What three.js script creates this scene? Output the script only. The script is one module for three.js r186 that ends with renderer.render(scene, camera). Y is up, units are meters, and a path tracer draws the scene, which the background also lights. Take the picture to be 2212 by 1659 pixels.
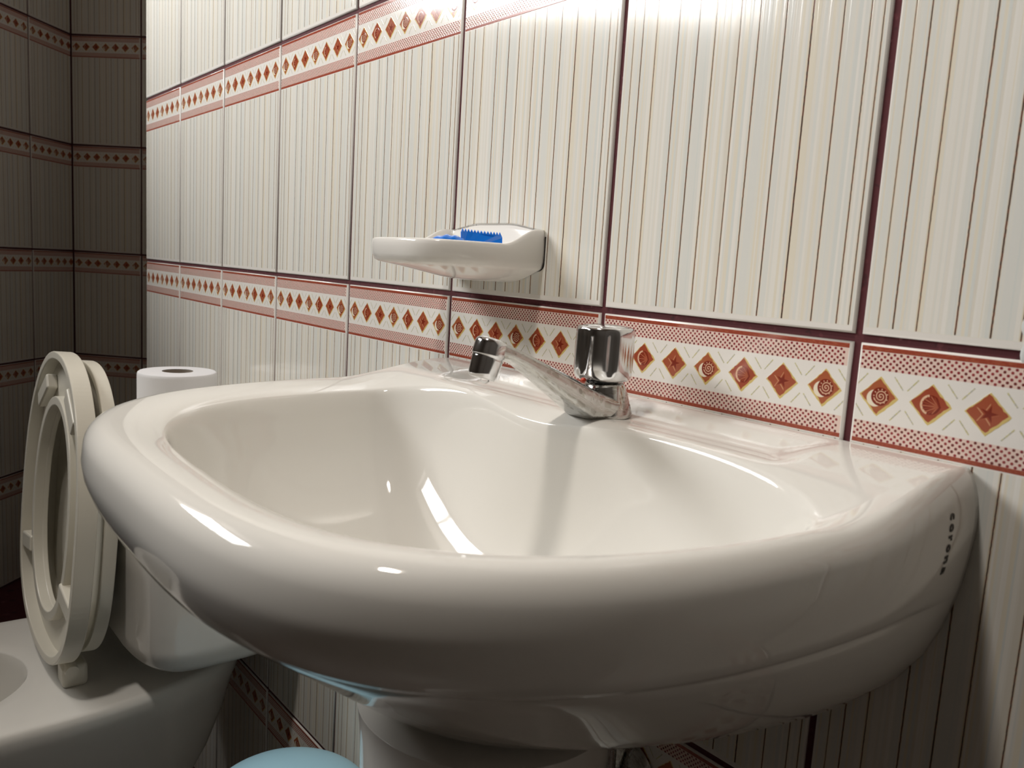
import * as THREE from 'three';
import { mergeGeometries, mergeVertices } from 'three/addons/utils/BufferGeometryUtils.js';
import { RoundedBoxGeometry } from 'three/addons/geometries/RoundedBoxGeometry.js';
import { RectAreaLightUniformsLib } from 'three/addons/lights/RectAreaLightUniformsLib.js';
import { FontLoader } from 'three/addons/loaders/FontLoader.js';
import { TextGeometry } from 'three/addons/geometries/TextGeometry.js';

/* ---------- frame, camera, light, exposure ----------
   x runs along the tiled wall, z points out of it into the room, y is up.
   Heights below are written relative to one tile joint of that wall; FLOOR lifts everything so that the floor is y = 0. */
const FLOOR = 0.909;
const scene = new THREE.Scene();
scene.background = new THREE.Color(0x05060a);

const camera = new THREE.PerspectiveCamera(2 * Math.atan(829.5 / 1787.87) * 180 / Math.PI, 2212 / 1659, 0.02, 30);
camera.quaternion.setFromRotationMatrix(new THREE.Matrix4().makeBasis(
  new THREE.Vector3(0.62163, 0.06035, -0.78098), new THREE.Vector3(-0.14593, 0.98850, -0.03977), new THREE.Vector3(0.76960, 0.13869, 0.62329)));
camera.focus = 0.78; camera.userData.fStop = 15;   // a phone's small lens: only the near rim is soft
camera.position.set(0.46141, 0.02818, 0.45978);
scene.add(camera);

const renderer = new THREE.WebGLRenderer({ antialias: true });
renderer.toneMapping = THREE.LinearToneMapping;
renderer.toneMappingExposure = 0.54;
renderer.shadowMap.enabled = true;
RectAreaLightUniformsLib.init();

const S2 = Math.SQRT1_2;
const TH = 0.303, TW = 0.2108, GROUT = 0.0048;
const CEIL = 1.5;
// left wall: from the inner corner along (S2, S2); its normal looks into the room
const LW = { x: -2.263, z: -0.064, len: 3.4, nx: S2, nz: -S2 };
const onLeft = (s, y, out = 0) => new THREE.Vector3(LW.x + s * S2 + out * LW.nx, y, LW.z + s * S2 + out * LW.nz);

// daylight window in the left wall (outside the frame, mirrored in the tiles)
const WIN = { s0: 0.96, s1: 2.05, y0: 0.68, y1: 1.19, deep: 0.24 };
// one light per pane; the casement next to the corner is a little clearer
const WPANES = [[WIN.s0 + 0.045, WIN.s0 + 0.36, 52], [WIN.s0 + 0.385, WIN.s0 + 0.71, 44], [WIN.s0 + 0.735, WIN.s1 - 0.045, 44]];
for (const [a, b, nits] of WPANES) {
  const l = new THREE.RectAreaLight(0xfffdf9, nits, b - a, WIN.y1 - WIN.y0 - 0.1);
  l.position.copy(onLeft((a + b) / 2, (WIN.y0 + WIN.y1) / 2, -WIN.deep + 0.012));
  l.lookAt(onLeft((a + b) / 2, (WIN.y0 + WIN.y1) / 2, 1));
  l.name = 'window_daylight';
  scene.add(l);
}
// recessed downlight in the ceiling above the basin (outside the frame)
const LAMP = { x: 0.02, z: 0.74, r: 0.09, y: CEIL - 0.012 };
const lampLight = new THREE.SpotLight(0xfff7ee, 10.5, 0, 0.68, 1, 2);
lampLight.position.set(LAMP.x, LAMP.y, LAMP.z);
lampLight.target.position.set(LAMP.x - 0.05, LAMP.y - 1.5, LAMP.z - 0.8); lampLight.castShadow = true; lampLight.shadow.radius = 4.5;
lampLight.name = 'downlight_light';
scene.add(lampLight, lampLight.target);

/* ---------- helpers ---------- */
let seed = 7;
const rnd = () => { seed = (seed * 1664525 + 1013904223) >>> 0; return seed / 4294967296; };
const smooth = (a, b, x) => { const t = Math.min(1, Math.max(0, (x - a) / (b - a))); return t * t * (3 - 2 * t); };
const lerp = (a, b, t) => a + (b - a) * t;
const V = (x, y, z) => new THREE.Vector3(x, y, z);
const taken = {};
const numbered = (n) => { const k = taken[n] = (taken[n] ?? -1) + 1; return k ? n + '_' + String(k).padStart(3, '0') : n; };
function mesh(name, geo, mat, parent, label) {
  const m = new THREE.Mesh(geo, mat); m.name = name; m.castShadow = m.receiveShadow = true;
  if (label) m.userData.label = label;
  parent.add(m); return m;
}
function thing(name, label, category, base, group) {
  const o = new THREE.Group(); o.name = numbered(name); o.position.copy(base); scene.add(o);
  o.userData = { label, category }; if (group) o.userData.group = group;
  return o;
}
// parts are written in place and moved into their thing's own frame
const part = (o, name, geo, mat, label, parent = o) => { geo.translate(-o.position.x, -o.position.y, -o.position.z); return mesh(name, geo, mat, parent, label); };
function structure(name, label) { const o = new THREE.Group(); o.name = name; o.userData = { kind: 'structure', label, category: name.split('_')[0] }; scene.add(o); return o; }
// rings of equal length -> one smooth surface
function loft(rings, { closed = true, capStart = false, capEnd = false } = {}) {
  const n = rings[0].length, pos = [], idx = [], uv = [];
  rings.forEach((r, i) => r.forEach((p, j) => { pos.push(p.x, p.y, p.z); uv.push(j / n, i / (rings.length - 1)); }));
  for (let i = 0; i < rings.length - 1; i++) for (let j = 0; j < (closed ? n : n - 1); j++) {
    const a = i * n + j, b = i * n + (j + 1) % n, c = a + n, d = b + n; idx.push(a, b, d, a, d, c);
  }
  const cap = (i, flip) => {
    const c = new THREE.Vector3(); for (const p of rings[i]) c.add(p); c.multiplyScalar(1 / n);
    const k = pos.length / 3; pos.push(c.x, c.y, c.z); uv.push(0.5, i ? 1 : 0);
    for (let j = 0; j < n; j++) { const a = i * n + j, b = i * n + (j + 1) % n; flip ? idx.push(k, b, a) : idx.push(k, a, b); }
  };
  if (capStart) cap(0, true); if (capEnd) cap(rings.length - 1, false);
  const g = new THREE.BufferGeometry(); g.setAttribute('position', new THREE.Float32BufferAttribute(pos, 3)); g.setAttribute('uv', new THREE.Float32BufferAttribute(uv, 2)); g.setIndex(idx); g.computeVertexNormals();
  return g;
}
function resample(pts, n, closed = false) {
  const P = closed ? [...pts, pts[0]] : pts, L = [0];
  for (let i = 1; i < P.length; i++) L.push(L[i - 1] + P[i].distanceTo(P[i - 1]));
  const out = []; let k = 0;
  for (let i = 0; i < n; i++) {
    const d = L[L.length - 1] * i / (closed ? n : n - 1);
    while (k < P.length - 2 && L[k + 1] < d) k++;
    out.push(P[k].clone().lerp(P[k + 1], (d - L[k]) / Math.max(1e-9, L[k + 1] - L[k])));
  }
  return out;
}
const noUV = (g) => { const h = g.index ? g.toNonIndexed() : g; h.deleteAttribute('uv'); return h; };
const join = (list) => mergeGeometries(list.map(noUV));
const boxAt = (w, h, d, x, y, z, r = 0.003) => { const g = new RoundedBoxGeometry(w, h, d, 2, Math.min(r, w / 2.01, h / 2.01, d / 2.01)); g.translate(x, y, z); return g; };
const lathe = (pts, n = 64) => new THREE.LatheGeometry(pts.map(([r, y]) => new THREE.Vector2(r, y)), n);
// rounded rectangle ring in the xz plane
function rrect(cx, cz, hw, hd, y, p = 6, n = 96) {
  const pts = [];
  for (let i = 0; i < 720; i++) { const a = i / 720 * 2 * Math.PI, c = Math.cos(a), s = Math.sin(a); pts.push(V(cx + hw * Math.sign(c) * Math.abs(c) ** (2 / p), y, cz + hd * Math.sign(s) * Math.abs(s) ** (2 / p))); }
  return resample(pts, n, true).reverse();
}
const canvas = (w, h) => { const c = document.createElement('canvas'); c.width = w; c.height = h; return c; };

/* ---------- materials ---------- */
// the printed tile: striped glaze with a shell border along the top
const FW = TW - GROUT, FH = TH - GROUT;
const CWp = 1024, CHp = Math.round(1024 * FH / FW), PX = CWp / FW;   // pixels per metre
function tilePrint() {
  const c = canvas(CWp, CHp), g = c.getContext('2d'), b = canvas(CWp, CHp), h = b.getContext('2d');
  const mm = (v) => v * PX / 1000;
  seed = 41;
  g.fillStyle = 'rgb(232,228,217)'; g.fillRect(0, 0, CWp, CHp);
  h.fillStyle = 'rgb(120,120,120)'; h.fillRect(0, 0, CWp, CHp);
  // fine stripes of slightly different glaze
  const tones = ['rgb(231,227,217)', 'rgb(225,226,221)', 'rgb(236,233,226)', 'rgb(231,223,206)', 'rgb(228,227,220)', 'rgb(238,235,229)', 'rgb(225,220,208)', 'rgb(221,223,219)'];
  let x = mm(2);
  while (x < CWp - mm(2)) {
    const w = mm(0.5 + rnd() * 1.9), zone = Math.sin(x / CWp * 9 + 1.3);
    g.fillStyle = tones[Math.floor(rnd() * (zone > 0 ? 4.99 : 7.99))];
    g.globalAlpha = 0.85; g.fillRect(x, mm(58), w, CHp - mm(62.5)); g.globalAlpha = 1;
    const v = 104 + Math.floor(rnd() * 36); h.fillStyle = `rgb(${v},${v},${v})`; h.fillRect(x, mm(58), w, CHp - mm(62));
    x += w;
  }
  // thin brown lines, uneven spacing, each with a beige seam beside it
  const lines = [[0.055, 0.6], [0.097, 1], [0.160, 0.8], [0.258, 1], [0.342, 1.1], [0.410, 0.9], [0.505, 0.9], [0.575, 1], [0.667, 1.1], [0.755, 1.3], [0.852, 1], [0.932, 0.9], [0.969, 0.8]];
  for (const [f, w] of lines) {
    const px = (f * TW - GROUT / 2) * PX;
    g.fillStyle = 'rgba(222,206,176,0.7)'; g.fillRect(px - mm(0.75), mm(58), mm(1.5), CHp - mm(63));
    for (let y = mm(58); y < CHp - mm(5); y += mm(2)) {
      g.fillStyle = rnd() < 0.55 ? 'rgb(92,46,36)' : 'rgb(62,40,36)'; g.fillRect(px - mm(0.35 * w) + (rnd() - 0.5) * 0.6, y, mm(0.7 * w), Math.min(mm(2.05), CHp - mm(4.6) - y));
    }
    h.fillStyle = 'rgb(92,92,92)'; h.fillRect(px - mm(0.5), mm(58), mm(1), CHp - mm(62));
  }
  // border: brown rule, dotted band, shells, dotted band, brown rule
  g.fillStyle = 'rgb(238,234,228)'; g.fillRect(0, 0, CWp, mm(58.5));
  const rule = (y0, y1) => {
    g.fillStyle = 'rgb(156,74,56)'; g.fillRect(mm(1.6), mm(y0), CWp - mm(3.2), mm(y1 - y0));
    g.fillStyle = 'rgb(172,98,72)'; for (let i = 0; i < 160; i++) g.fillRect(mm(2) + rnd() * (CWp - mm(6)), mm(y0 + rnd() * (y1 - y0) * 0.8), mm(0.5 + rnd() * 2), mm(0.35));
    h.fillStyle = 'rgb(170,170,170)'; h.fillRect(mm(1.6), mm(y0), CWp - mm(3.2), mm(y1 - y0));
  };
  rule(1.3, 4.0); rule(55.2, 57.7);
  const band = (y0) => {
    g.fillStyle = 'rgb(232,207,195)'; g.fillRect(mm(1.8), mm(y0), CWp - mm(3.6), mm(10.4));
    for (let r = 0; r < 6; r++) for (let k = 0; k < 54; k++) {
      const px = mm(2.6) + (k + (r % 2) / 2) * (CWp - mm(5.4)) / 54, py = mm(y0 + 0.9 + r * 1.75), s = mm(1.5);
      g.fillStyle = ['rgb(132,44,50)', 'rgb(112,50,48)', 'rgb(146,56,58)'][Math.floor(rnd() * 3)];
      g.beginPath(); g.arc(px, py, s / 2, 0, 7); g.fill();
      h.fillStyle = 'rgb(190,190,190)'; h.beginPath(); h.arc(px, py, s / 2, 0, 7); h.fill();
    }
  };
  band(4.2); band(44.8);
  const step = CWp / 7, cy = mm(29.7);
  for (let k = 0; k <= 7; k++) {       // broken chevrons between the diamonds
    const px = k * step;
    for (const s of [-1, 1]) {
      const v = (x0, y0, x1, y1) => {
        for (let t = 0; t < 1; t += 0.08) { g.strokeStyle = rnd() < 0.6 ? 'rgb(196,190,140)' : 'rgb(184,182,168)'; g.lineWidth = mm(0.5 + rnd() * 0.35); g.beginPath(); g.moveTo(lerp(x0, x1, t), lerp(y0, y1, t)); g.lineTo(lerp(x0, x1, t + 0.08), lerp(y0, y1, t + 0.08)); g.stroke(); }
        h.strokeStyle = 'rgb(170,170,170)'; h.lineWidth = mm(0.8); h.beginPath(); h.moveTo(x0, y0); h.lineTo(x1, y1); h.stroke();
      };
      if (k > 0) v(px - mm(1.2), cy + s * mm(5.6), px - mm(6.6), cy + s * mm(12.2));
      if (k < 7) v(px + mm(1.2), cy + s * mm(5.6), px + mm(6.6), cy + s * mm(12.2));
    }
  }
  for (let k = 0; k < 7; k++) {
    const px = (k + 0.5) * step, R = mm(11.6);
    const diamond = (ctx, r, dx = 0, dy = 0, j = 0) => {
      ctx.beginPath();
      for (let i = 0; i < 4; i++) for (let t = 0; t < 8; t++) {
        const a0 = i * Math.PI / 2, a1 = a0 + Math.PI / 2, u = t / 8;
        const X = px + dx + r * lerp(Math.cos(a0), Math.cos(a1), u) + (rnd() - 0.5) * j, Y = cy + dy + r * lerp(Math.sin(a0), Math.sin(a1), u) + (rnd() - 0.5) * j;
        i + t ? ctx.lineTo(X, Y) : ctx.moveTo(X, Y);
      }
      ctx.closePath();
    };
    h.fillStyle = 'rgb(165,165,165)'; diamond(h, R); h.fill();
    g.fillStyle = 'rgb(214,190,118)'; diamond(g, R, 0, 0, mm(0.5)); g.fill();
    g.fillStyle = ['rgb(170,94,62)', 'rgb(160,76,52)', 'rgb(164,84,58)'][k % 3]; diamond(g, R * 0.89, -mm(0.4), -mm(0.4), mm(0.7)); g.fill();
    g.save(); g.translate(px, cy); h.save(); h.translate(px, cy);
    const dark = 'rgb(126,44,30)', mid = 'rgb(156,72,46)', pale = 'rgb(226,190,158)';
    if (k % 3 === 0) {              // snail shell
      g.fillStyle = 'rgb(238,226,204)'; g.beginPath(); g.ellipse(-mm(2.2), mm(1.2), mm(4.9), mm(4.9), 0, 0, 7); g.fill();
      g.fillStyle = dark; g.beginPath(); g.arc(mm(0.8), -mm(0.1), mm(5.3), 0, 7); g.fill();
      g.strokeStyle = pale; g.lineWidth = mm(0.6); g.beginPath();
      for (let a = 0; a < 15; a += 0.15) { const r = mm(0.25 + a * 0.26); a ? g.lineTo(mm(1.2) + r * Math.cos(a + 0.6), -mm(0.3) + r * Math.sin(a + 0.6)) : g.moveTo(mm(1.2), -mm(0.3)); } g.stroke();
      for (let a = 0.4; a < 6; a += 0.55) { g.beginPath(); g.moveTo(mm(1.2) + mm(3.6) * Math.cos(a), -mm(0.3) + mm(3.6) * Math.sin(a)); g.lineTo(mm(1.2) + mm(4.5) * Math.cos(a), -mm(0.3) + mm(4.5) * Math.sin(a)); g.stroke(); }
      h.fillStyle = 'rgb(225,225,225)'; h.beginPath(); h.arc(mm(0.8), 0, mm(5), 0, 7); h.fill();
    } else if (k % 3 === 1) {       // scallop
      g.fillStyle = dark; g.beginPath(); g.moveTo(mm(5.6), mm(0.6)); g.arc(0, 0, mm(5.4), 0.5, 5.4); g.closePath(); g.fill();
      g.strokeStyle = pale; g.lineWidth = mm(1.3); g.beginPath(); g.arc(0, 0, mm(5.1), 1.9, 4.5); g.stroke();
      for (let a = 1.3; a < 5.2; a += 0.42) { g.strokeStyle = a % 0.84 < 0.42 ? mid : 'rgb(190,116,84)'; g.lineWidth = mm(0.55); g.beginPath(); g.moveTo(mm(4.2), mm(0.5)); g.lineTo(mm(4.8) * Math.cos(a), mm(4.8) * Math.sin(a)); g.stroke(); }
      h.fillStyle = 'rgb(220,220,220)'; h.beginPath(); h.arc(0, 0, mm(5), 0, 7); h.fill();
    } else {                        // starfish
      for (const [r, col, dx] of [[6.4, 'rgb(206,150,112)', -0.6], [6, mid, 0], [4.6, dark, 0.5]]) {
        g.fillStyle = col; g.beginPath();
        for (let i = 0; i < 10; i++) { const a = i * Math.PI / 5 - 1.35, q = mm(i % 2 ? r * 0.34 : r); i ? g.lineTo(mm(dx) + q * Math.cos(a), mm(-dx) * 0.4 + q * Math.sin(a)) : g.moveTo(mm(dx) + q * Math.cos(a), mm(-dx) * 0.4 + q * Math.sin(a)); }
        g.closePath(); g.fill();
        h.fillStyle = 'rgb(220,220,220)'; h.fill();
      }
      h.beginPath(); h.arc(0, 0, mm(3), 0, 7); h.fill();
    }
    g.restore(); h.restore();
  }
  // glaze edge
  g.fillStyle = 'rgb(234,230,224)'; g.fillRect(0, CHp - mm(4.2), CWp, mm(4.2)); g.fillRect(0, 0, mm(1.6), CHp); g.fillRect(CWp - mm(1.6), 0, mm(1.6), CHp);
  const map = new THREE.CanvasTexture(c); map.colorSpace = THREE.SRGBColorSpace; map.anisotropy = 16;
  const bump = new THREE.CanvasTexture(b); bump.anisotropy = 16;
  return { map, bump };
}
const print = tilePrint();
const M = {};
M.tile = new THREE.MeshPhysicalMaterial({ map: print.map, bumpMap: print.bump, bumpScale: 0.00022, roughness: 0.13, ior: 1.5 });
function specks(w, h, base, spots) {
  const c = canvas(w, h), g = c.getContext('2d'); g.fillStyle = base; g.fillRect(0, 0, w, h);
  for (const [col, n, r0, r1] of spots) for (let i = 0; i < n; i++) { g.fillStyle = col; g.globalAlpha = 0.25 + rnd() * 0.5; g.beginPath(); g.ellipse(rnd() * w, rnd() * h, r0 + rnd() * (r1 - r0), r0 + rnd() * (r1 - r0), rnd() * 3, 0, 7); g.fill(); }
  const t = new THREE.CanvasTexture(c); t.colorSpace = THREE.SRGBColorSpace; t.wrapS = t.wrapT = THREE.RepeatWrapping; return t;
}
M.grout = new THREE.MeshStandardMaterial({ map: specks(512, 512, 'rgb(84,34,40)', [['rgb(60,26,30)', 900, 1, 5], ['rgb(104,50,56)', 900, 1, 4], ['rgb(150,112,112)', 60, 0.6, 2]]), roughness: 0.85 });
M.ceramic = new THREE.MeshPhysicalMaterial({ color: new THREE.Color().setRGB(0.79, 0.775, 0.73), roughness: 0.045, ior: 1.52 });
M.dish = new THREE.MeshPhysicalMaterial({ color: new THREE.Color().setRGB(0.83, 0.81, 0.77), roughness: 0.08, ior: 1.52 });
M.seat = new THREE.MeshPhysicalMaterial({ color: new THREE.Color().setRGB(0.70, 0.67, 0.58), roughness: 0.3 });
M.chrome = new THREE.MeshStandardMaterial({ color: new THREE.Color().setRGB(0.76, 0.76, 0.77), metalness: 1, roughness: 0.1 });
const worn = specks(512, 512, 'rgb(70,70,70)', [['rgb(150,150,150)', 500, 2, 14], ['rgb(40,40,40)', 300, 2, 10], ['rgb(190,190,190)', 200, 1, 4]]); worn.colorSpace = THREE.NoColorSpace;
const dull = specks(512, 512, 'rgb(200,199,196)', [['rgb(166,162,154)', 420, 2, 16], ['rgb(140,136,128)', 160, 1, 7], ['rgb(222,222,222)', 260, 1, 6]]);
M.chromeWorn = new THREE.MeshStandardMaterial({ map: dull, metalness: 1, roughness: 0.55, roughnessMap: worn });
M.black = new THREE.MeshStandardMaterial({ color: 0x0a0a0a, roughness: 0.35 });
M.paper = new THREE.MeshStandardMaterial({ color: new THREE.Color().setRGB(0.84, 0.84, 0.86), roughness: 0.95 });
M.card = new THREE.MeshStandardMaterial({ color: new THREE.Color().setRGB(0.32, 0.27, 0.22), roughness: 0.9 });
M.blue = new THREE.MeshPhysicalMaterial({ color: new THREE.Color().setRGB(0.008, 0.21, 0.86), roughness: 0.25, clearcoat: 0.6, clearcoatRoughness: 0.1 });
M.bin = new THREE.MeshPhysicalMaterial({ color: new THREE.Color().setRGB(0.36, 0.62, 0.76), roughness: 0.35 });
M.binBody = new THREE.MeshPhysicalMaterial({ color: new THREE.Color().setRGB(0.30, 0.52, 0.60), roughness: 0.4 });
M.floor = new THREE.MeshPhysicalMaterial({ color: new THREE.Color().setRGB(0.10, 0.08, 0.07), roughness: 0.4 });
M.paint = new THREE.MeshStandardMaterial({ color: new THREE.Color().setRGB(0.12, 0.103, 0.088), roughness: 0.7 });
M.wood = new THREE.MeshStandardMaterial({ color: new THREE.Color().setRGB(0.16, 0.12, 0.09), roughness: 0.6 });
M.ink = new THREE.MeshStandardMaterial({ color: 0x241c12, roughness: 0.5 });
M.red = new THREE.MeshStandardMaterial({ color: 0xc23a18, roughness: 0.4 });
M.frame = new THREE.MeshStandardMaterial({ color: 0xb9bcbf, roughness: 0.4, metalness: 0.4 });
M.pane = new THREE.MeshStandardMaterial({ color: 0xdfe6ee, emissive: 0xdfe9ff, emissiveIntensity: 3.0, roughness: 0.6 });
M.paneClear = new THREE.MeshStandardMaterial({ color: 0xdfe6ee, emissive: 0xf0f4ff, emissiveIntensity: 8.0, roughness: 0.3 });
M.globe = new THREE.MeshStandardMaterial({ color: 0xffffff, emissive: 0xfff1de, emissiveIntensity: 12, roughness: 0.5 });
M.smear = new THREE.MeshStandardMaterial({ color: new THREE.Color().setRGB(0.62, 0.64, 0.63), roughness: 0.7 });
M.water = new THREE.MeshPhysicalMaterial({ color: 0xffffff, transmission: 1, thickness: 0.004, ior: 1.33, roughness: 0 });

/* ---------- tiled walls ---------- */
// one tile: a slab with a softened edge, front face at z = 0, centred on x and y
function tileGeo(w, h, u0 = 0, u1 = 1, v0 = 0, v1 = 1) {
  const prof = [[0, -0.006], [0, -0.0016], [0.0004, -0.0006], [0.0013, 0]], pos = [], uv = [], idx = [];
  const ring = ([i, z]) => { for (const [sx, sy] of [[-1, -1], [1, -1], [1, 1], [-1, 1]]) { const x = sx * (w / 2 - i), y = sy * (h / 2 - i); pos.push(x, y, z); uv.push(lerp(u0, u1, x / w + 0.5), lerp(v0, v1, y / h + 0.5)); } };
  prof.forEach(ring);
  for (let k = 0; k < 3; k++) for (let j = 0; j < 4; j++) { const a = k * 4 + j, b = k * 4 + (j + 1) % 4; idx.push(a, b, b + 4, a, b + 4, a + 4); }
  const g0 = new THREE.BufferGeometry(); g0.setAttribute('position', new THREE.Float32BufferAttribute(pos, 3)); g0.setAttribute('uv', new THREE.Float32BufferAttribute(uv, 2)); g0.setIndex(idx); g0.computeVertexNormals();
  const f = new THREE.BufferGeometry(); const q = 12 * 3;
  f.setAttribute('position', new THREE.Float32BufferAttribute(pos.slice(q, q + 12), 3)); f.setAttribute('uv', new THREE.Float32BufferAttribute(uv.slice(24, 32), 2)); f.setAttribute('normal', new THREE.Float32BufferAttribute([0, 0, 1, 0, 0, 1, 0, 0, 1, 0, 0, 1], 3)); f.setIndex([0, 1, 2, 0, 2, 3]);
  return mergeGeometries([g0, f]);
}
const geoCache = {};
const cachedTile = (w, h, u0, u1, v0, v1) => geoCache[[w, h, u0, u1, v0, v1].map((v) => v.toFixed(4))] ??= tileGeo(w, h, u0, u1, v0, v1);
// tiles on a wall whose face plane has its own frame: origin o, direction d (unit, along the wall), normal n
// cuts: joints along the wall from a0 to a1; rows from floor to top; skip(a, y) leaves places out
function tileWall(wall, o, d, n, joints, top, skip = () => false) {
  const rot = new THREE.Matrix4().makeBasis(d, V(0, 1, 0), n), qn = new THREE.Quaternion().setFromRotationMatrix(rot);
  for (let i = 0; i + 1 < joints.length; i++) {
    const a0 = joints[i], a1 = joints[i + 1], w = a1 - a0 - GROUT;
    for (let r = -3; r * TH < top - 0.02; r++) {
      const y0 = r * TH, y1 = Math.min(top, y0 + TH), hh = y1 - y0 - GROUT;
      if (skip((a0 + a1) / 2, (y0 + y1) / 2)) continue;
      const full = joints.fullRight?.[i] ?? false, fr = Math.min(1, w / FW);
      const t = new THREE.Mesh(cachedTile(w, hh, full ? 1 - fr : 0, full ? 1 : fr, 0, hh / FH), M.tile);
      t.name = 'tile'; t.castShadow = t.receiveShadow = true;
      t.quaternion.copy(qn).multiply(new THREE.Quaternion().setFromEuler(new THREE.Euler((rnd() - 0.5) * 0.003, (rnd() - 0.5) * 0.003, 0)));
      t.position.copy(o).addScaledVector(d, (a0 + a1) / 2).addScaledVector(n, (rnd() - 0.5) * 0.0004); t.position.y += (y0 + y1) / 2;
      wall.add(t);
    }
  }
}
// slab behind the tiles (the joints show it); spans along d, behind the face
function slab(wall, name, o, d, n, a0, a1, y0, y1, depth, mat, front = -0.0022) {
  const g = new THREE.BoxGeometry(a1 - a0, y1 - y0, depth);
  const uv = g.attributes.uv, p = g.attributes.position;
  for (let i = 0; i < uv.count; i++) uv.setXY(i, (p.getX(i) + p.getZ(i)) * 4, p.getY(i) * 4);
  const m = mesh(name, g, mat, wall);
  m.quaternion.setFromRotationMatrix(new THREE.Matrix4().makeBasis(d, V(0, 1, 0), n));
  m.position.copy(o).addScaledVector(d, (a0 + a1) / 2).addScaledVector(n, front - depth / 2); m.position.y += (y0 + y1) / 2;
  return m;
}
const range = (a, b, s) => { const r = []; for (let x = a; x < b - 1e-6; x += s) r.push(x); r.push(b); return r; };
const BOT = -FLOOR;

// main wall
{
  const w = structure('wall_main', 'wall of striped cream tiles with shell border behind the basin');
  const o = V(0, 0, 0), d = V(1, 0, 0), n = V(0, 0, 1);
  slab(w, 'grout_bed', o, d, n, -1.265 + 0.004, 1.3, BOT, CEIL, 0.1, M.grout);
  const j = []; for (let k = -6; k * TW < 1.3; k++) j.push(k * TW); j.push(1.3);
  tileWall(w, o, d, n, j, CEIL);
}
// return of the main wall into the recess, far wall, left wall (a corner turned by 45 degrees)
const REC = V(-1.265, 0, 0), CORN = V(-1.796, 0, -0.531), FARL = V(-2.263, 0, -0.064);
{
  const w = structure('wall_recess', 'brown painted side wall of the recess round the outer corner');
  const d = V(S2, 0, S2), n = V(-S2, 0, S2);
  slab(w, 'plaster', CORN, d, n, -0.05, 0.751 - 0.004, BOT, CEIL, 0.05, M.paint);
}
{
  const w = structure('wall_far', 'dim tiled wall at the back of the recess');
  const d = V(S2, 0, -S2), n = V(S2, 0, S2);
  slab(w, 'grout_bed', FARL, d, n, -0.05, 0.72, BOT, CEIL, 0.1, M.grout);
  tileWall(w, FARL, d, n, [0, TW, 2 * TW, 3 * TW, 0.66], CEIL);
}
{
  const w = structure('wall_left', 'dark tiled wall with a high window, beside the toilet');
  const d = V(-S2, 0, -S2), n = V(S2, 0, -S2), o = V(LW.x + LW.len * S2, 0, LW.z + LW.len * S2), L = LW.len;
  const at = (s) => L - s;           // distance from the near end
  const TILED = 0.175 + 2 * TW;      // tiles near the corner, dark paint beyond
  slab(w, 'grout_bed', o, d, n, at(TILED), L + 0.1, BOT, CEIL, 0.25, M.grout);
  slab(w, 'plaster', o, d, n, -0.1, at(TILED), BOT, WIN.y0, 0.25, M.paint);
  slab(w, 'plaster', o, d, n, at(WIN.s0), at(TILED), WIN.y0, CEIL, 0.25, M.paint);
  slab(w, 'plaster', o, d, n, -0.1, at(WIN.s1), WIN.y0, CEIL, 0.25, M.paint);
  slab(w, 'plaster', o, d, n, at(WIN.s1), at(WIN.s0), WIN.y1, CEIL, 0.25, M.paint);
  const j = [at(TILED), at(0.175 + TW), at(0.175), L]; j.fullRight = [false, false, false];
  tileWall(w, o, d, n, j, CEIL);
}
// window: frame, mullions, frosted lit panes
{
  const w = structure('window_1', 'frosted daylight window high in the left wall'); 
  const c = onLeft((WIN.s0 + WIN.s1) / 2, (WIN.y0 + WIN.y1) / 2, -WIN.deep - 0.012), W = WIN.s1 - WIN.s0, H = WIN.y1 - WIN.y0;
  w.position.copy(c); w.quaternion.setFromRotationMatrix(new THREE.Matrix4().makeBasis(V(-S2, 0, -S2), V(0, 1, 0), V(S2, 0, -S2)));
  const f = [boxAt(W, 0.04, 0.05, 0, H / 2 - 0.02, 0), boxAt(W, 0.06, 0.05, 0, -H / 2 - 0.0, 0), boxAt(0.04, H, 0.05, W / 2 - 0.02, 0, 0), boxAt(0.04, H, 0.05, -W / 2 + 0.02, 0, 0)];
  mesh('window_frame', join(f), M.frame, w);
  for (let k = 0; k < 3; k++) mesh('pane', new THREE.BoxGeometry(W / 3 - 0.012, H - 0.08, 0.006).translate((k - 1) * (W / 3 - 0.004), 0.01, 0.005), k === 2 ? M.paneClear : M.pane, w);
  for (const k of [-1, 1]) mesh('mullion', boxAt(0.022, H - 0.06, 0.03, k * W / 6, 0, 0), M.frame, w);
}
const NEAR = V(LW.x + LW.len * S2, 0, LW.z + LW.len * S2), RX = 1.3, frontLen = (RX - NEAR.x) / S2, RZ = NEAR.z - frontLen * S2;
{
  const w = structure('wall_front', 'brown painted wall behind the camera');
  const d = V(S2, 0, -S2), n = V(-S2, 0, -S2), o = NEAR;
  const dd = d.clone().negate(), oo = o.clone().addScaledVector(d, frontLen);
  slab(w, 'plaster', oo, dd, n, -0.1, frontLen + 0.1, BOT, CEIL, 0.1, M.paint);
}
{
  const w = structure('wall_right', 'brown painted wall to the right of the basin');
  const d = V(0, 0, 1), n = V(-1, 0, 0);
  slab(w, 'plaster', V(RX, 0, 0), d, n, -0.1, RZ + 0.1, BOT, CEIL, 0.1, M.paint);
}
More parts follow.
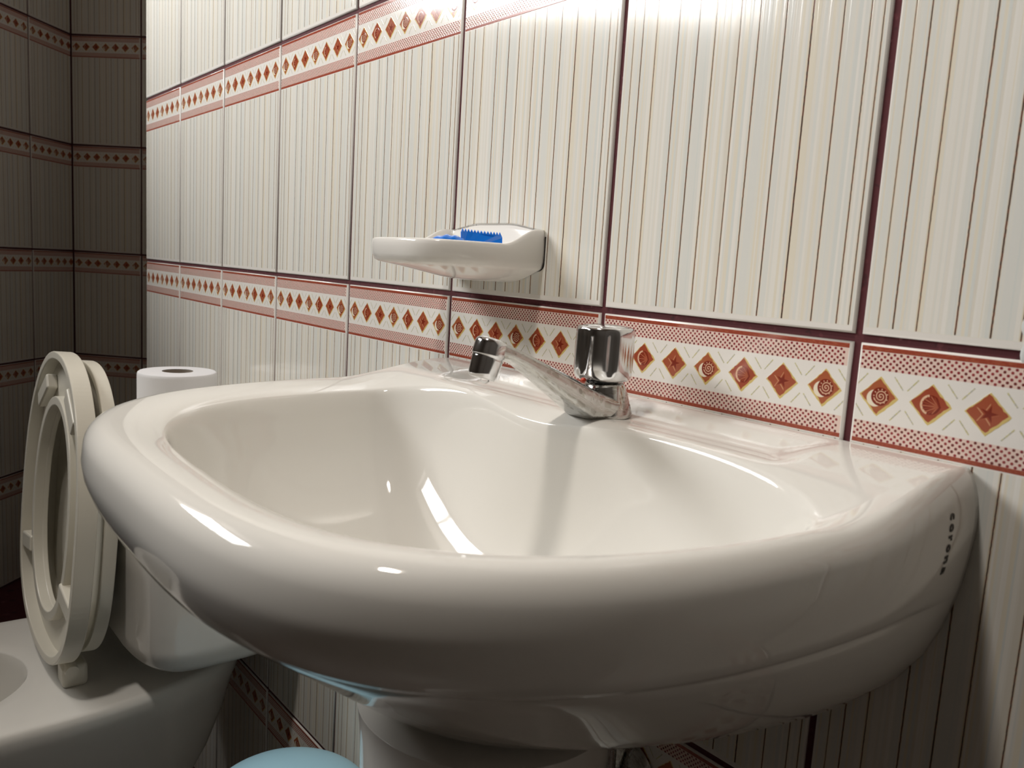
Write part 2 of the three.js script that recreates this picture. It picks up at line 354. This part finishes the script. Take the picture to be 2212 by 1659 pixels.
{
  const poly = [[-1.265, -0.05], [RX + 0.05, -0.05], [RX + 0.05, RZ], [NEAR.x, NEAR.z + 0.06], [LW.x - 0.05, LW.z], [CORN.x, CORN.z - 0.05]];
  const sh = new THREE.Shape(poly.map(([x, z]) => new THREE.Vector2(x, -z)));
  const flat = (y, t) => { const g = new THREE.ExtrudeGeometry(sh, { depth: t, bevelEnabled: false }); g.rotateX(-Math.PI / 2); g.translate(0, y, 0); return g; };
  const fl = mesh('floor', flat(BOT - 0.1, 0.098), M.grout, scene); fl.userData = { kind: 'structure', label: 'dark brown tiled bathroom floor', category: 'floor' };
  const inside = (x, z) => { let c = false; for (let i = 0, k = poly.length - 1; i < poly.length; k = i++) { const [a, b] = poly[i], [e, f] = poly[k]; if ((b > z) !== (f > z) && x < (e - a) * (z - b) / (f - b) + a) c = !c; } return c; };
  const tg = boxAt(0.297, 0.006, 0.297, 0, 0, 0, 0.002);
  for (let x = -2.25; x < 1.3; x += 0.302) for (let z = -0.45; z < 2.3; z += 0.302) if (inside(x, z) && inside(x + 0.14, z - 0.14) && inside(x - 0.14, z - 0.14) && inside(x + 0.14, z + 0.14) && inside(x - 0.14, z + 0.14)) { const t = mesh('floor_tile', tg, M.floor, fl); t.position.set(x, BOT - 0.003, z); }
  const ce = mesh('ceiling', flat(CEIL, 0.1), M.wood, scene); ce.userData = { kind: 'structure', label: 'dark wooden bathroom ceiling', category: 'ceiling' };
}

/* ---------- washbasin ---------- */
const XC = 0.042;
const NB = 150, NF = 240;
// D-shaped outline: straight back on the wall, superellipse front
function dRing(hw, d, p, y, zb = 0.0006) {
  const back = [], front = [];
  for (let i = 0; i < NB; i++) back.push(V(XC - hw + 2 * hw * i / NB, y, zb));
  const pts = []; for (let i = 0; i <= 1500; i++) { const a = Math.PI * i / 1500, c = Math.cos(a), s = Math.sin(a); pts.push(V(XC + hw * Math.sign(c) * Math.abs(c) ** (2 / p), y, zb + d * Math.abs(s) ** (2 / p))); }
  return [...back, ...resample(pts, NF + 1).slice(0, NF)];
}
// bowl edge: rounded front, back edge bowed forward round the tap deck
const BX = 0.056, BW = 0.210;
function lipRing(bow = 0.024) {
  const zb = (x) => 0.066 + bow * Math.exp(-(((x - 0.025) / 0.075) ** 2)), zc = 0.125, pts = [], front = [];
  for (let i = 0; i <= 1200; i++) { const u = -Math.cos(Math.PI * i / 1200), x = BX + BW * u; pts.push(V(x, 0, zc - (zc - zb(x)) * (1 - Math.abs(u) ** 2.6) ** (1 / 2.6))); }
  for (let i = 0; i <= 1200; i++) { const a = Math.PI * i / 1200, c = Math.cos(a), s = Math.sin(a); front.push(V(BX + BW * Math.sign(c) * Math.abs(c) ** (2 / 2.85), 0, zc + 0.200 * Math.abs(s) ** (2 / 2.85))); }
  return [...resample(pts, NB + 1).slice(0, NB), ...resample(front, NF + 1).slice(0, NF)];
}
function rimHeight(x, z, s) {
  let y = lerp(-0.0612, -0.0762, smooth(0.015, 0.125, z)) - 0.005 * s * s * smooth(0.05, 0.13, z);
  const dx = Math.abs(x - 0.042) - 0.158, dz = Math.abs(z - 0.038) - 0.017, q = Math.hypot(Math.max(dx, 0), Math.max(dz, 0)) + Math.min(0, Math.max(dx, dz));
  y -= 0.0060 * (1 - smooth(-0.014, 0.018, q));
  return y;
}
const basin = thing('washbasin', 'cream ceramic washbasin with wide rim on a pedestal below the shell border', 'basin', V(XC, -0.262, 0.15));
{
  const rings = [];
  // underside up to the rim
  for (const [y, hw, d, p] of [[-0.262, 0.085, 0.165, 2], [-0.258, 0.105, 0.19, 2], [-0.245, 0.14, 0.213, 2], [-0.228, 0.170, 0.236, 2], [-0.21, 0.195, 0.258, 2.1], [-0.19, 0.215, 0.282, 2.2], [-0.17, 0.2285, 0.305, 2.4], [-0.152, 0.2365, 0.325, 2.7], [-0.14, 0.2405, 0.338, 2.95], [-0.1345, 0.2415, 0.3425, 3.05], [-0.1325, 0.2412, 0.343, 3.1], [-0.1312, 0.2425, 0.3445, 3.1], [-0.1296, 0.2455, 0.3490, 3.15], [-0.126, 0.2475, 0.3525, 3.2], [-0.118, 0.2502, 0.3570, 3.3], [-0.108, 0.2522, 0.3605, 3.35], [-0.099, 0.2525, 0.3618, 3.35], [-0.092, 0.2518, 0.3610, 3.35]]) rings.push(dRing(hw, d, p, y));
  // towards the wall the stepped skirt runs out into a plain, slightly narrower flank
  const wallW = [[-0.30, 0.06], [-0.262, 0.10], [-0.242, 0.150], [-0.212, 0.196], [-0.184, 0.2225], [-0.165, 0.2325], [-0.145, 0.2395], [-0.125, 0.2440], [-0.105, 0.2466], [-0.092, 0.2474]];
  const wallAt = (y) => { let k = 0; while (k < wallW.length - 2 && wallW[k + 1][0] < y) k++; return lerp(wallW[k][1], wallW[k + 1][1], Math.min(1, (y - wallW[k][0]) / (wallW[k + 1][0] - wallW[k][0]))); };
  const flare = (p, hw, w) => { const f = lerp(w / hw, 1, smooth(0.0, 0.10, p.z)); p.x = XC + (p.x - XC) * f; };
  for (const r of rings) { const hw = XC - r[0].x, w = wallAt(r[0].y); for (const p of r) flare(p, hw, w); }
  // rim roll
  const crest = dRing(0.2395, 0.3465, 3.35, 0), outer = dRing(0.2518, 0.3610, 3.35, 0), lip = lipRing();
  for (const p of outer) flare(p, 0.2518, 0.2474);
  for (const p of crest) flare(p, 0.2395, 0.2370);
  for (let k = 1; k <= 8; k++) {
    const a = k / 8 * Math.PI / 2, f = Math.sin(a), c = 1 - Math.cos(a);
    rings.push(outer.map((o, i) => { const q = crest[i], x = lerp(o.x, q.x, c), z = lerp(o.z, q.z, c); return V(x, lerp(-0.092, rimHeight(q.x, q.z, 0), f), z); }));
  }
  for (let k = 1; k <= 80; k++) { const s = k / 80; rings.push(crest.map((o, i) => { const x = lerp(o.x, lip[i].x, s), z = lerp(o.z, lip[i].z, s); return V(x, rimHeight(x, z, s), z); })); }
  const last = rings[rings.length - 1], plain = lipRing(0.004);
  const bot = lip.map((p) => { const a = Math.atan2(p.z - 0.195, p.x - BX); return V(BX + 0.021 * Math.cos(a), 0, 0.195 + 0.021 * Math.sin(a)); });
  const prof = new THREE.CatmullRomCurve3([[0, 0], [0.012, -0.0009], [0.026, -0.0038], [0.04, -0.0095], [0.06, -0.02], [0.11, -0.042], [0.2, -0.066], [0.33, -0.088], [0.5, -0.107], [0.7, -0.121], [0.88, -0.129], [1, -0.132]].map(([a, b]) => V(a, b, 0)));
  for (let k = 1; k <= 44; k++) { const p = prof.getPoint(k / 44); const q = smooth(0.0, 0.4, p.x); rings.push(last.map((o, i) => V(lerp(lerp(o.x, plain[i].x, q), bot[i].x, p.x), lerp(o.y + p.y, -0.085 + p.y, Math.min(1, p.x * 1.6)), lerp(lerp(o.z, plain[i].z, q), bot[i].z, p.x)))); }
  const g = loft(rings);
  part(basin, 'bowl', g, M.ceramic);
  const yb = -0.2155;
  const dr = lathe([[0.006, -0.004], [0.010, -0.0015], [0.016, 0], [0.0215, 0.0012], [0.0235, 0.0006], [0.024, -0.002]], 48); dr.translate(BX, yb, 0.195);
  part(basin, 'drain', dr, M.chrome, 'round chrome drain fitting');
  const plug = lathe([[0.0001, -0.012], [0.012, -0.012], [0.012, -0.004]], 32); plug.translate(BX, yb, 0.195); part(basin, 'drain_hole', plug, M.black);
  const font = await new FontLoader().loadAsync('fonts/droid/droid_sans_bold.typeface.json');
  // maker's lettering down the right flank: reads downwards, letter tops towards the wall
  const probe = new THREE.Mesh(g.clone().translate(basin.position.x, basin.position.y, basin.position.z), new THREE.MeshBasicMaterial({ side: THREE.DoubleSide })), rc = new THREE.Raycaster();
  const GY = 6, GZ = 4, grid = []; for (let i = 0; i <= GY; i++) for (let k = 0; k <= GZ; k++) { rc.set(V(1, -0.074 - 0.04 * i / GY, 0.02 + 0.028 * k / GZ), V(-1, 0, 0)); grid.push(rc.intersectObject(probe)[0].point.x); }
  const flank = (y, z) => { const u = Math.min(GY - 1e-6, Math.max(0, (-0.074 - y) / 0.04 * GY)), v = Math.min(GZ - 1e-6, Math.max(0, (z - 0.02) / 0.028 * GZ)), i = Math.floor(u), k = Math.floor(v), G = (a, c) => grid[a * (GZ + 1) + c]; return lerp(lerp(G(i, k), G(i, k + 1), v - k), lerp(G(i + 1, k), G(i + 1, k + 1), v - k), u - i) + 0.00015; };
  const letters = []; let adv = 0;
  for (const ch of 'corona') {
    const t = new TextGeometry(ch, { font, size: 0.0056, depth: 0.0003, curveSegments: 6, bevelEnabled: false }); t.computeBoundingBox();
    const w = t.boundingBox.max.x - t.boundingBox.min.x; t.translate(adv - t.boundingBox.min.x, 0, 0); adv += w + 0.0017; letters.push(noUV(t));
  }
  const tg = mergeGeometries(letters), tp = tg.attributes.position;
  for (let i = 0; i < tp.count; i++) { const a = tp.getX(i), b = tp.getY(i), e = tp.getZ(i), y = -0.0795 - a * 1.06, z = 0.0355 - b + a * 0.10; tp.setXYZ(i, flank(y, z) + e, y, z); }
  tg.computeVertexNormals();
  part(basin, 'maker_lettering', tg, M.ink, 'small dark lettering down the basin flank');
}

/* ---------- pedestal ---------- */
{
  const o = thing('basin_pedestal', 'white ceramic pedestal column under the washbasin', 'pedestal', V(XC, BOT, 0.125));
  const prof = [[0.118, BOT], [0.12, BOT + 0.02], [0.112, BOT + 0.05], [0.09, BOT + 0.14], [0.083, BOT + 0.3], [0.083, -0.42], [0.085, -0.34], [0.0855, -0.305], [0.0865, -0.285], [0.088, -0.270], [0.089, -0.2632]];
  const curve = new THREE.CatmullRomCurve3(prof.map(([r, y]) => V(r, y, 0)));
  const rings = []; for (let k = 0; k <= 60; k++) { const p = curve.getPoint(k / 60), r = []; for (let i = 0; i < 80; i++) { const a = -i / 80 * 2 * Math.PI; r.push(V(XC + p.x * Math.cos(a), p.y, Math.max(0.068, 0.125 + p.x * Math.sin(a)))); } rings.push(r); }
  part(o, 'column', loft(rings, { capEnd: true, capStart: true }), M.ceramic);
}

/* ---------- tap ---------- */
{
  const TX = 0.058, TZ = 0.05, KZ = 0.053, TY = -0.0702;
  const o = thing('basin_tap', 'chrome pillar tap with round knob and slanted spout on the basin deck', 'tap', V(TX, TY, TZ));
  const sec = (z, y0, y1, w, p = 4) => { const r = [], cy = (y0 + y1) / 2, h = (y1 - y0) / 2; for (let i = 0; i < 40; i++) { const a = i / 40 * 2 * Math.PI, c = Math.cos(a), s = Math.sin(a); r.push(V(TX + w * Math.sign(c) * Math.abs(c) ** (2 / p), cy + h * Math.sign(s) * Math.abs(s) ** (2 / p), z)); } return r; };
  const S = [[0.040, -0.0702, -0.058, 0.0165], [0.055, -0.0702, -0.055, 0.0185], [0.066, -0.0702, -0.0505, 0.018], [0.0735, -0.0698, -0.0474, 0.0165], [0.080, -0.0658, -0.0445, 0.0152], [0.092, -0.0578, -0.0392, 0.0135], [0.105, -0.0492, -0.0335, 0.0122], [0.118, -0.0408, -0.0284, 0.0112], [0.130, -0.0333, -0.0238, 0.0105], [0.140, -0.0290, -0.0198, 0.0102], [0.148, -0.0270, -0.0168, 0.0098], [0.1535, -0.0262, -0.0152, 0.0088]];
  const cz = S.map((a) => a);
  const lerpS = (t) => { const f = t * (cz.length - 1), i = Math.min(cz.length - 2, Math.floor(f)), u = f - i; return cz[i].map((v, k) => lerp(v, cz[i + 1][k], u)); };
  const rings = []; for (let k = 0; k <= 66; k++) rings.push(sec(...lerpS(k / 66)));
  part(o, 'spout', loft(rings, { capStart: true, capEnd: true }), M.chromeWorn, 'slanted chrome spout with water stains');
  const col = lathe([[0.0001, -0.0003], [0.0195, 0], [0.0202, 0.0015], [0.0200, 0.004], [0.0182, 0.010], [0.0160, 0.017], [0.0138, 0.0225], [0.0126, 0.0245], [0.0001, 0.0245]], 64); col.translate(TX, TY, TZ);
  part(o, 'base', col, M.chromeWorn);
  const neck = lathe([[0.0115, 0.0243], [0.0115, 0.0285], [0.0001, 0.0285]], 40); neck.translate(TX, TY, KZ); part(o, 'neck', neck, M.black, 'black collar under the knob');
  // knob: lobed cylinder, shallow flutes
  const kr = []; const kp = [[0.0170, 0.0262], [0.0182, 0.0264], [0.0192, 0.0276], [0.0200, 0.0300], [0.0204, 0.034], [0.0204, 0.044], [0.0203, 0.0565], [0.0201, 0.0598], [0.0194, 0.0616], [0.0182, 0.0624], [0.0160, 0.0626], [0.0150, 0.0621]];
  for (const [r, y] of kp) { const ring = []; for (let i = 0; i < 144; i++) { const a = -i / 144 * 2 * Math.PI, lobe = Math.max(0, Math.cos(6 * (a + 0.5))) ** 2, q = r - 0.0016 * lobe * smooth(0.028, 0.036, y) * (1 - smooth(0.055, 0.062, y)); ring.push(V(TX + q * Math.cos(a), TY + y, KZ + q * Math.sin(a))); } kr.push(ring); }
  const knob = part(o, 'knob', loft(kr, { capStart: true, capEnd: true }), M.chrome, 'fluted round chrome knob');
  const cap = lathe([[0.0001, 0.0640], [0.008, 0.0638], [0.0128, 0.0632], [0.0142, 0.0624], [0.0142, 0.061]].reverse(), 48); cap.translate(TX, TY, KZ); part(o, 'knob_cap', cap, M.chrome, null, knob);
  const dot = new THREE.SphereGeometry(0.0019, 16, 12); dot.scale(1, 0.8, 1); dot.translate(TX + 0.0006, TY + 0.0262, KZ + 0.0183); part(o, 'indicator', dot, M.red, 'small orange-red temperature mark', knob);
  // outlet
  const noz = lathe([[0.0001, -0.0225], [0.0078, -0.0225], [0.0086, -0.0215], [0.0092, -0.019], [0.0098, -0.0105], [0.0100, -0.0098], [0.0096, -0.0092], [0.0102, -0.0085], [0.0106, -0.0072], [0.0106, -0.001], [0.0100, 0.0012], [0.0085, 0.0024], [0.004, 0.003], [0.0001, 0.0031]], 56);
  noz.rotateX(-0.30); noz.translate(TX, -0.0185, 0.1508); part(o, 'outlet', noz, M.chrome, 'ribbed chrome outlet at the spout tip');
  const drip = new THREE.SphereGeometry(0.0027, 20, 14); drip.scale(1, 0.8, 1); drip.translate(TX + 0.001, -0.0412, 0.1555); part(o, 'water_drop', drip, M.water, 'clear drop hanging from the outlet');
}

/* ---------- soap dish with sachet ---------- */
{
  const cx = -0.145, HW = 0.072, D = 0.107, TOP = 0.0475;
  const o = thing('soap_dish', 'white ceramic soap dish fixed to the striped tiles above the tap', 'dish', V(cx, 0.016, 0.0));
  // plan ring: straight back on the wall, rounded front
  const ringD = (hw, d, y, p = 3.2, z0 = 0.0005) => { const b = [], f = []; for (let i = 0; i < 40; i++) b.push(V(cx - hw + 2 * hw * i / 40, typeof y === 'function' ? 0 : y, z0)); const pts = []; for (let i = 0; i <= 900; i++) { const a = Math.PI * i / 900, c = Math.cos(a), s = Math.sin(a); pts.push(V(cx + hw * Math.sign(c) * Math.abs(c) ** (2 / p), 0, z0 + d * Math.abs(s) ** (2 / p))); } const r = [...b, ...resample(pts, 141).slice(0, 140)]; for (const q of r) q.y = typeof y === 'function' ? y(q) : y; return r; };
  const top = (q) => TOP + 0.0195 * (1 - smooth(0.006, 0.042, q.z)) * (1 - 0.30 * smooth(0.3, 1, Math.abs(q.x - cx) / HW));
  const rings = [];
  for (const [y, hw, d, p] of [[0.0150, 0.018, 0.026, 2], [0.0155, 0.028, 0.036, 2.2], [0.0175, 0.040, 0.050, 2.4], [0.0205, 0.050, 0.064, 2.6], [0.0240, 0.059, 0.082, 2.8], [0.0262, 0.0642, 0.0955, 3], [0.0274, 0.0674, 0.1015, 3.1], [0.0292, 0.0698, 0.1045, 3.2], [0.034, 0.0714, 0.1064, 3.2], [0.040, 0.0718, 0.1070, 3.2]]) rings.push(ringD(hw, d, y, p));
  const lift = (k) => (q) => lerp(0.040, top(q), k);
  rings.push(ringD(0.0718, 0.107, lift(0.4)), ringD(0.0715, 0.1066, lift(0.75)), ringD(0.0705, 0.1056, lift(0.93)), ringD(0.0692, 0.1042, lift(1)), ringD(0.0678, 0.1028, lift(1), 3.1), ringD(0.0664, 0.1014, lift(0.93), 3.1));
  const inn = (hw, d, k, z0) => ringD(hw, d, (q) => lerp(top(q), 0.0385, k), 3, z0);
  rings.push(inn(0.0652, 0.0985, 0.18, 0.0015), inn(0.0640, 0.094, 0.45, 0.0035), inn(0.0620, 0.088, 0.8, 0.006), inn(0.059, 0.082, 1, 0.009), inn(0.04, 0.055, 1.04, 0.02), inn(0.01, 0.012, 1.05, 0.04));
  part(o, 'tray', loft(rings, { capStart: true, capEnd: true }), M.dish);
  const sg = new THREE.Shape(ringD(0.0726, 0.03, 0, 3).slice(0, 1).map(() => new THREE.Vector2(-0.0724, 0.031))); sg.lineTo(-0.0724, 0.0555); sg.lineTo(0.0724, 0.0555); sg.lineTo(0.0724, 0.0335); sg.quadraticCurveTo(0.0724, 0.0285, 0.067, 0.0268); sg.lineTo(0.05, 0.023); sg.lineTo(-0.05, 0.023);
  const eg = new THREE.ExtrudeGeometry(sg, { depth: 0.0006, bevelEnabled: false }); eg.translate(cx, 0, 0.0001); part(o, 'joint', eg, new THREE.MeshStandardMaterial({ color: 0x2a2622, roughness: 0.8 }), 'dark joint between dish and tiles');

  // torn sachet
  const s = thing('sachet', 'torn bright blue plastic sachet with zigzag edge lying in the soap dish', 'sachet', V(-0.102, 0.0385, 0.045));
  const ax = V(0.36, 0, -0.93).normalize(), P = (a, y, t = 0) => V(-0.102, 0, 0.045).addScaledVector(ax, a).add(V(0.93 * t, y, 0.36 * t));
  // upright toothed strip
  const teeth = 13, L = 0.034, fr = [], bk = [];
  const outline = []; outline.push([-L / 2, 0.0388]); outline.push([L / 2, 0.0388]); outline.push([L / 2 + 0.0006, 0.0525]);
  for (let i = 0; i <= teeth * 2; i++) outline.push([L / 2 - L * i / (teeth * 2), 0.0538 + (i % 2 ? 0.0028 : 0) + 0.0016 * Math.max(0, i / (teeth * 2) - 0.15)]);
  const sh = new THREE.Shape(outline.map(([a, y]) => new THREE.Vector2(a, y)));
  const strip = new THREE.ExtrudeGeometry(sh, { depth: 0.0016, bevelEnabled: true, bevelSize: 0.0003, bevelThickness: 0.0003, bevelSegments: 1 });
  { const p = strip.attributes.position; for (let i = 0; i < p.count; i++) { const a = p.getX(i), y = p.getY(i), t = p.getZ(i); const q = P(a, y, t + 0.0022 * Math.sin(a * 150) + (y - 0.0388) * -0.25); p.setXYZ(i, q.x, q.y, q.z); } strip.computeVertexNormals(); }
  part(s, 'zigzag_edge', strip, M.blue);
  // pillow-like body lying towards the front
  const br = []; for (let k = 0; k <= 24; k++) { const u = k / 24, a = -L / 2 - 0.0005 - u * 0.029, h = 0.0056 * (0.35 + 0.65 * Math.sin(Math.PI * (0.15 + 0.7 * (1 - u)))) * (1 - 0.45 * u), r = []; for (let i = 0; i < 28; i++) { const b = i / 28 * 2 * Math.PI; r.push(P(a, 0.0432 + h * (0.95 + Math.sin(b)) + 0.0005 * Math.sin(u * 22 + b * 3), 0.011 * Math.cos(b) * (1 - 0.3 * u))); } br.push(r); }
  part(s, 'pouch', loft(br, { capStart: true, capEnd: true }), M.blue);
}

/* ---------- toilet ---------- */
{
  const cx = -0.725, DY = -0.53;
  const o = thing('toilet', 'cream toilet with raised seat and lid standing beyond the washbasin', 'toilet', V(cx, BOT, 0.35));
  // bowl: foot, waist, rim, opening
  const egg = (hw, z0, z1, y, p = 2.4) => rrect(cx, (z0 + z1) / 2, hw, (z1 - z0) / 2, y, p, 120);
  const R = [];
  for (const [y, hw, z0, z1, p] of [[BOT, 0.115, 0.10, 0.50, 3], [BOT + 0.03, 0.11, 0.10, 0.50, 3], [BOT + 0.08, 0.095, 0.11, 0.48, 2.8], [BOT + 0.15, 0.09, 0.10, 0.48, 2.6], [BOT + 0.22, 0.105, 0.06, 0.53, 2.6], [BOT + 0.28, 0.13, 0.04, 0.60, 2.6], [BOT + 0.33, 0.155, 0.03, 0.65, 2.6], [DY - 0.03, 0.166, 0.025, 0.667, 2.7], [DY - 0.012, 0.169, 0.022, 0.672, 2.7], [DY - 0.003, 0.167, 0.024, 0.670, 2.7], [DY, 0.160, 0.03, 0.663, 2.7]]) R.push(egg(hw, z0, z1, y, p));
  const edge = R[R.length - 1], hole = rrect(cx, 0.455, 0.118, 0.162, DY, 2.1, 120);
  for (const k of [0.3, 0.6, 0.9]) R.push(edge.map((p, i) => p.clone().lerp(hole[i], k)));
  for (const [q, y] of [[1, -0.001], [0.99, -0.004], [0.965, -0.015], [0.93, -0.05], [0.8, -0.12], [0.55, -0.18], [0.3, -0.2]]) R.push(hole.map((p) => V(lerp(cx, p.x, q), DY + y, lerp(0.43, p.z, q))));
  part(o, 'bowl', loft(R, { capEnd: true, capStart: true }), M.ceramic);
  // cistern
  const T = []; const tz = 0.107;
  for (const [y, hw, hd, p] of [[-0.490, 0.175, 0.070, 3], [-0.489, 0.200, 0.084, 3.5], [-0.483, 0.2145, 0.0935, 4.2], [-0.472, 0.2235, 0.0990, 5], [-0.45, 0.2275, 0.1015, 6], [-0.36, 0.2295, 0.1025, 7], [-0.276, 0.2305, 0.103, 7]]) T.push(rrect(cx, tz, hw, hd, y, p, 140));
  part(o, 'cistern', loft(T, { capStart: true, capEnd: true }), M.ceramic);
  const Ld = []; for (const [y, hw, hd] of [[-0.2765, 0.2345, 0.1045], [-0.2735, 0.238, 0.1055], [-0.258, 0.239, 0.106], [-0.2535, 0.2375, 0.1048], [-0.2515, 0.232, 0.100], [-0.251, 0.2, 0.085]]) Ld.push(rrect(cx, tz, hw, hd, y, 8, 140));
  part(o, 'cistern_lid', loft(Ld, { capStart: true, capEnd: true }), M.ceramic);
  // seat, raised: drawn flat (u across, v up from the hinge), underside towards the room
  const eggPts = (grow, n = 160) => { const r = []; for (let i = 0; i < n; i++) { const a = i / n * 2 * Math.PI, c = Math.cos(a), s = Math.sin(a); let u = (0.176 + grow) * Math.sign(s) * Math.abs(s) ** 0.92 * (1 + 0.05 * c), v = 0.2 - (0.196 + grow) * Math.sign(c) * Math.abs(c) ** (c > 0 ? 0.62 : 0.9); r.push(new THREE.Vector2(u, v)); } return r; };
  const hol = (grow, n = 120) => { const r = []; for (let i = 0; i < n; i++) { const a = i / n * 2 * Math.PI, c = Math.cos(a), s = Math.sin(a); r.push(new THREE.Vector2((0.106 + grow) * s * (1 + 0.04 * c), 0.193 - (0.135 + grow) * Math.sign(c) * Math.abs(c) ** 0.9)); } return r; };
  const ringShape = (a, b) => { const s = new THREE.Shape(a); s.holes.push(new THREE.Path(b)); return s; };
  const ex = (s, z, d, bv = 0.0015) => { const g = new THREE.ExtrudeGeometry(s, { depth: d, bevelEnabled: true, bevelSize: bv, bevelThickness: bv, bevelSegments: 2 }); g.translate(0, 0, z); return noUV(g); };
  const tilt = 0.075, place = (g, back) => { g.translate(0, 0, back); g.rotateX(-tilt); g.translate(cx, -0.512, 0.262); return g; };
  const seat = join([ex(ringShape(eggPts(0), hol(0)), 0, 0.004), ex(ringShape(eggPts(0), eggPts(-0.007)), 0.004, 0.015), ex(ringShape(hol(0.010), hol(0.001)), 0.004, 0.011)]);
  const st = part(o, 'seat', place(seat, 0), M.seat, 'raised ivory seat showing its hollow underside');
  const pads = [[-0.085, 0.335, 0.6], [0.085, 0.335, -0.6], [-0.128, 0.11, 0.15], [0.128, 0.11, -0.15]];
  for (const [u, v, r] of pads) { const g = noUV(new RoundedBoxGeometry(0.062, 0.022, 0.014, 2, 0.003)); g.rotateZ(r); g.translate(u, v, 0.0125); part(o, 'bumper', place(g, 0), M.seat, null, st); }
  const lidG = join([ex(new THREE.Shape(eggPts(-0.010)), -0.006, 0.004), ex(ringShape(eggPts(-0.010), eggPts(-0.016)), -0.002, 0.009)]);
  part(o, 'seat_lid', place(lidG, -0.020), M.seat, 'raised ivory lid behind the seat');
  for (const s of [-1, 1]) {
    const g = join([boxAt(0.034, 0.03, 0.03, cx + s * 0.075, DY + 0.014, 0.253, 0.006), (() => { const c = new THREE.CylinderGeometry(0.008, 0.008, 0.05, 20); c.rotateZ(Math.PI / 2); c.translate(cx + s * 0.075, DY + 0.024, 0.258); return c; })()]);
    part(o, 'hinge', g, M.seat);
  }
}
// toilet roll on the cistern
{
  const o = thing('toilet_roll', 'white toilet paper roll standing on the cistern lid', 'toilet roll', V(-0.785, -0.2508, 0.084));
  const prof = [[0.0215, 0], [0.052, 0], [0.0545, 0.002], [0.055, 0.006], [0.055, 0.0935], [0.0543, 0.0975], [0.0525, 0.0990], [0.0215, 0.0992]];
  const g = lathe([...prof], 96); const p = g.attributes.position; for (let i = 0; i < p.count; i++) { const r = Math.hypot(p.getX(i), p.getZ(i)); if (r > 0.05) { const a = Math.atan2(p.getZ(i), p.getX(i)), k = 1 + 0.006 * Math.sin(a * 3 + 1); p.setX(i, p.getX(i) * k); p.setZ(i, p.getZ(i) * k); } } g.computeVertexNormals();
  g.translate(-0.785, -0.2508, 0.084); part(o, 'paper', g, M.paper);
  const core = lathe([[0.0215, 0.0985], [0.0200, 0.0985], [0.0200, 0.0005], [0.0215, 0.0005]], 48); core.translate(-0.785, -0.2508, 0.084); part(o, 'core', core, M.card, 'brown cardboard core');
}

/* ---------- small things under the basin ---------- */
{
  const bx = -0.315, bz = 0.108, topY = -0.524;
  const o = thing('waste_bin', 'pale blue plastic bin with domed lid on the floor beside the pedestal', 'bin', V(bx, BOT, bz));
  const body = lathe([[0.0001, BOT], [0.070, BOT], [0.074, BOT + 0.01], [0.088, topY - 0.055], [0.091, topY - 0.052]], 64); body.translate(bx, 0, bz); part(o, 'body', body, M.binBody);
  const lp = [[0.0935, topY - 0.064], [0.096, topY - 0.060], [0.0955, topY - 0.046]]; for (let k = 1; k <= 14; k++) { const a = k / 14 * Math.PI / 2; lp.push([Math.max(0.0001, 0.0955 * Math.cos(a)), topY - 0.046 + 0.046 * Math.sin(a)]); }
  const lid = lathe(lp, 64); lid.translate(bx, 0, bz); part(o, 'lid', lid, M.bin, 'smooth pale blue domed lid');
}
{
  const x = 0.064, y = -0.356;
  const o = thing('stop_valve', 'small round wall valve with hose behind the pedestal', 'valve', V(x, y, 0.001));
  const esc = lathe([[0.0001, 0.010], [0.012, 0.010], [0.024, 0.006], [0.031, 0.0]].reverse(), 48); esc.rotateX(Math.PI / 2); esc.translate(x, y, 0.0012); part(o, 'escutcheon', esc, M.chromeWorn);
  const pipe = new THREE.CylinderGeometry(0.008, 0.008, 0.024, 24); pipe.rotateX(Math.PI / 2); pipe.translate(x, y, 0.018); part(o, 'pipe', pipe, M.chromeWorn);
  const kn = new THREE.CylinderGeometry(0.013, 0.013, 0.014, 24); kn.rotateX(Math.PI / 2); kn.translate(x, y, 0.037); part(o, 'knob', kn, M.chrome);
  const hose = new THREE.TubeGeometry(new THREE.CatmullRomCurve3([V(x, y, 0.022), V(x, y + 0.03, 0.022), V(x - 0.002, y + 0.06, 0.026), V(0.058, -0.266, 0.03)]), 40, 0.006, 12); part(o, 'hose', hose, M.chromeWorn);
}
{
  const o = thing('grout_smear', 'pale grey smear of filler over the dark joint above the lettered basin end', 'smear', V(0.3036, 0.0, 0.0));
  const rings = []; for (let k = 0; k <= 6; k++) { const u = k / 6, r = []; for (let i = 0; i < 40; i++) { const a = -i / 40 * 2 * Math.PI, w = 1 + 0.18 * Math.sin(3 * a + 1) + 0.1 * Math.sin(5 * a); r.push(V(0.3036 + 0.0078 * w * Math.cos(a) * Math.cos(u * 1.5), 0.0105 + 0.0132 * w * Math.sin(a) * Math.cos(u * 1.5), -0.0005 + 0.0018 * Math.sin(u * 1.5))); } rings.push(r.map((p) => V(p.x, p.y, p.z))); }
  const g = loft(rings, { capEnd: true }); part(o, 'filler', g, M.smear);
}

/* ---------- outside the frame: the lamp ---------- */
{
  const o = thing('downlight', 'small round downlight in the wooden ceiling above the washbasin', 'lamp', V(LAMP.x, CEIL, LAMP.z));
  mesh('bezel', lathe([[LAMP.r, -0.002], [LAMP.r + 0.004, -0.006], [LAMP.r + 0.014, -0.005], [LAMP.r + 0.018, 0]], 48), M.frame, o);
  mesh('glass', lathe([[0.0001, -0.003], [LAMP.r, -0.003]].reverse(), 48), M.globe, o, 'glowing round glass');
}

for (const o of scene.children) o.position.y += FLOOR;
scene.updateMatrixWorld(true);
renderer.render(scene, camera);
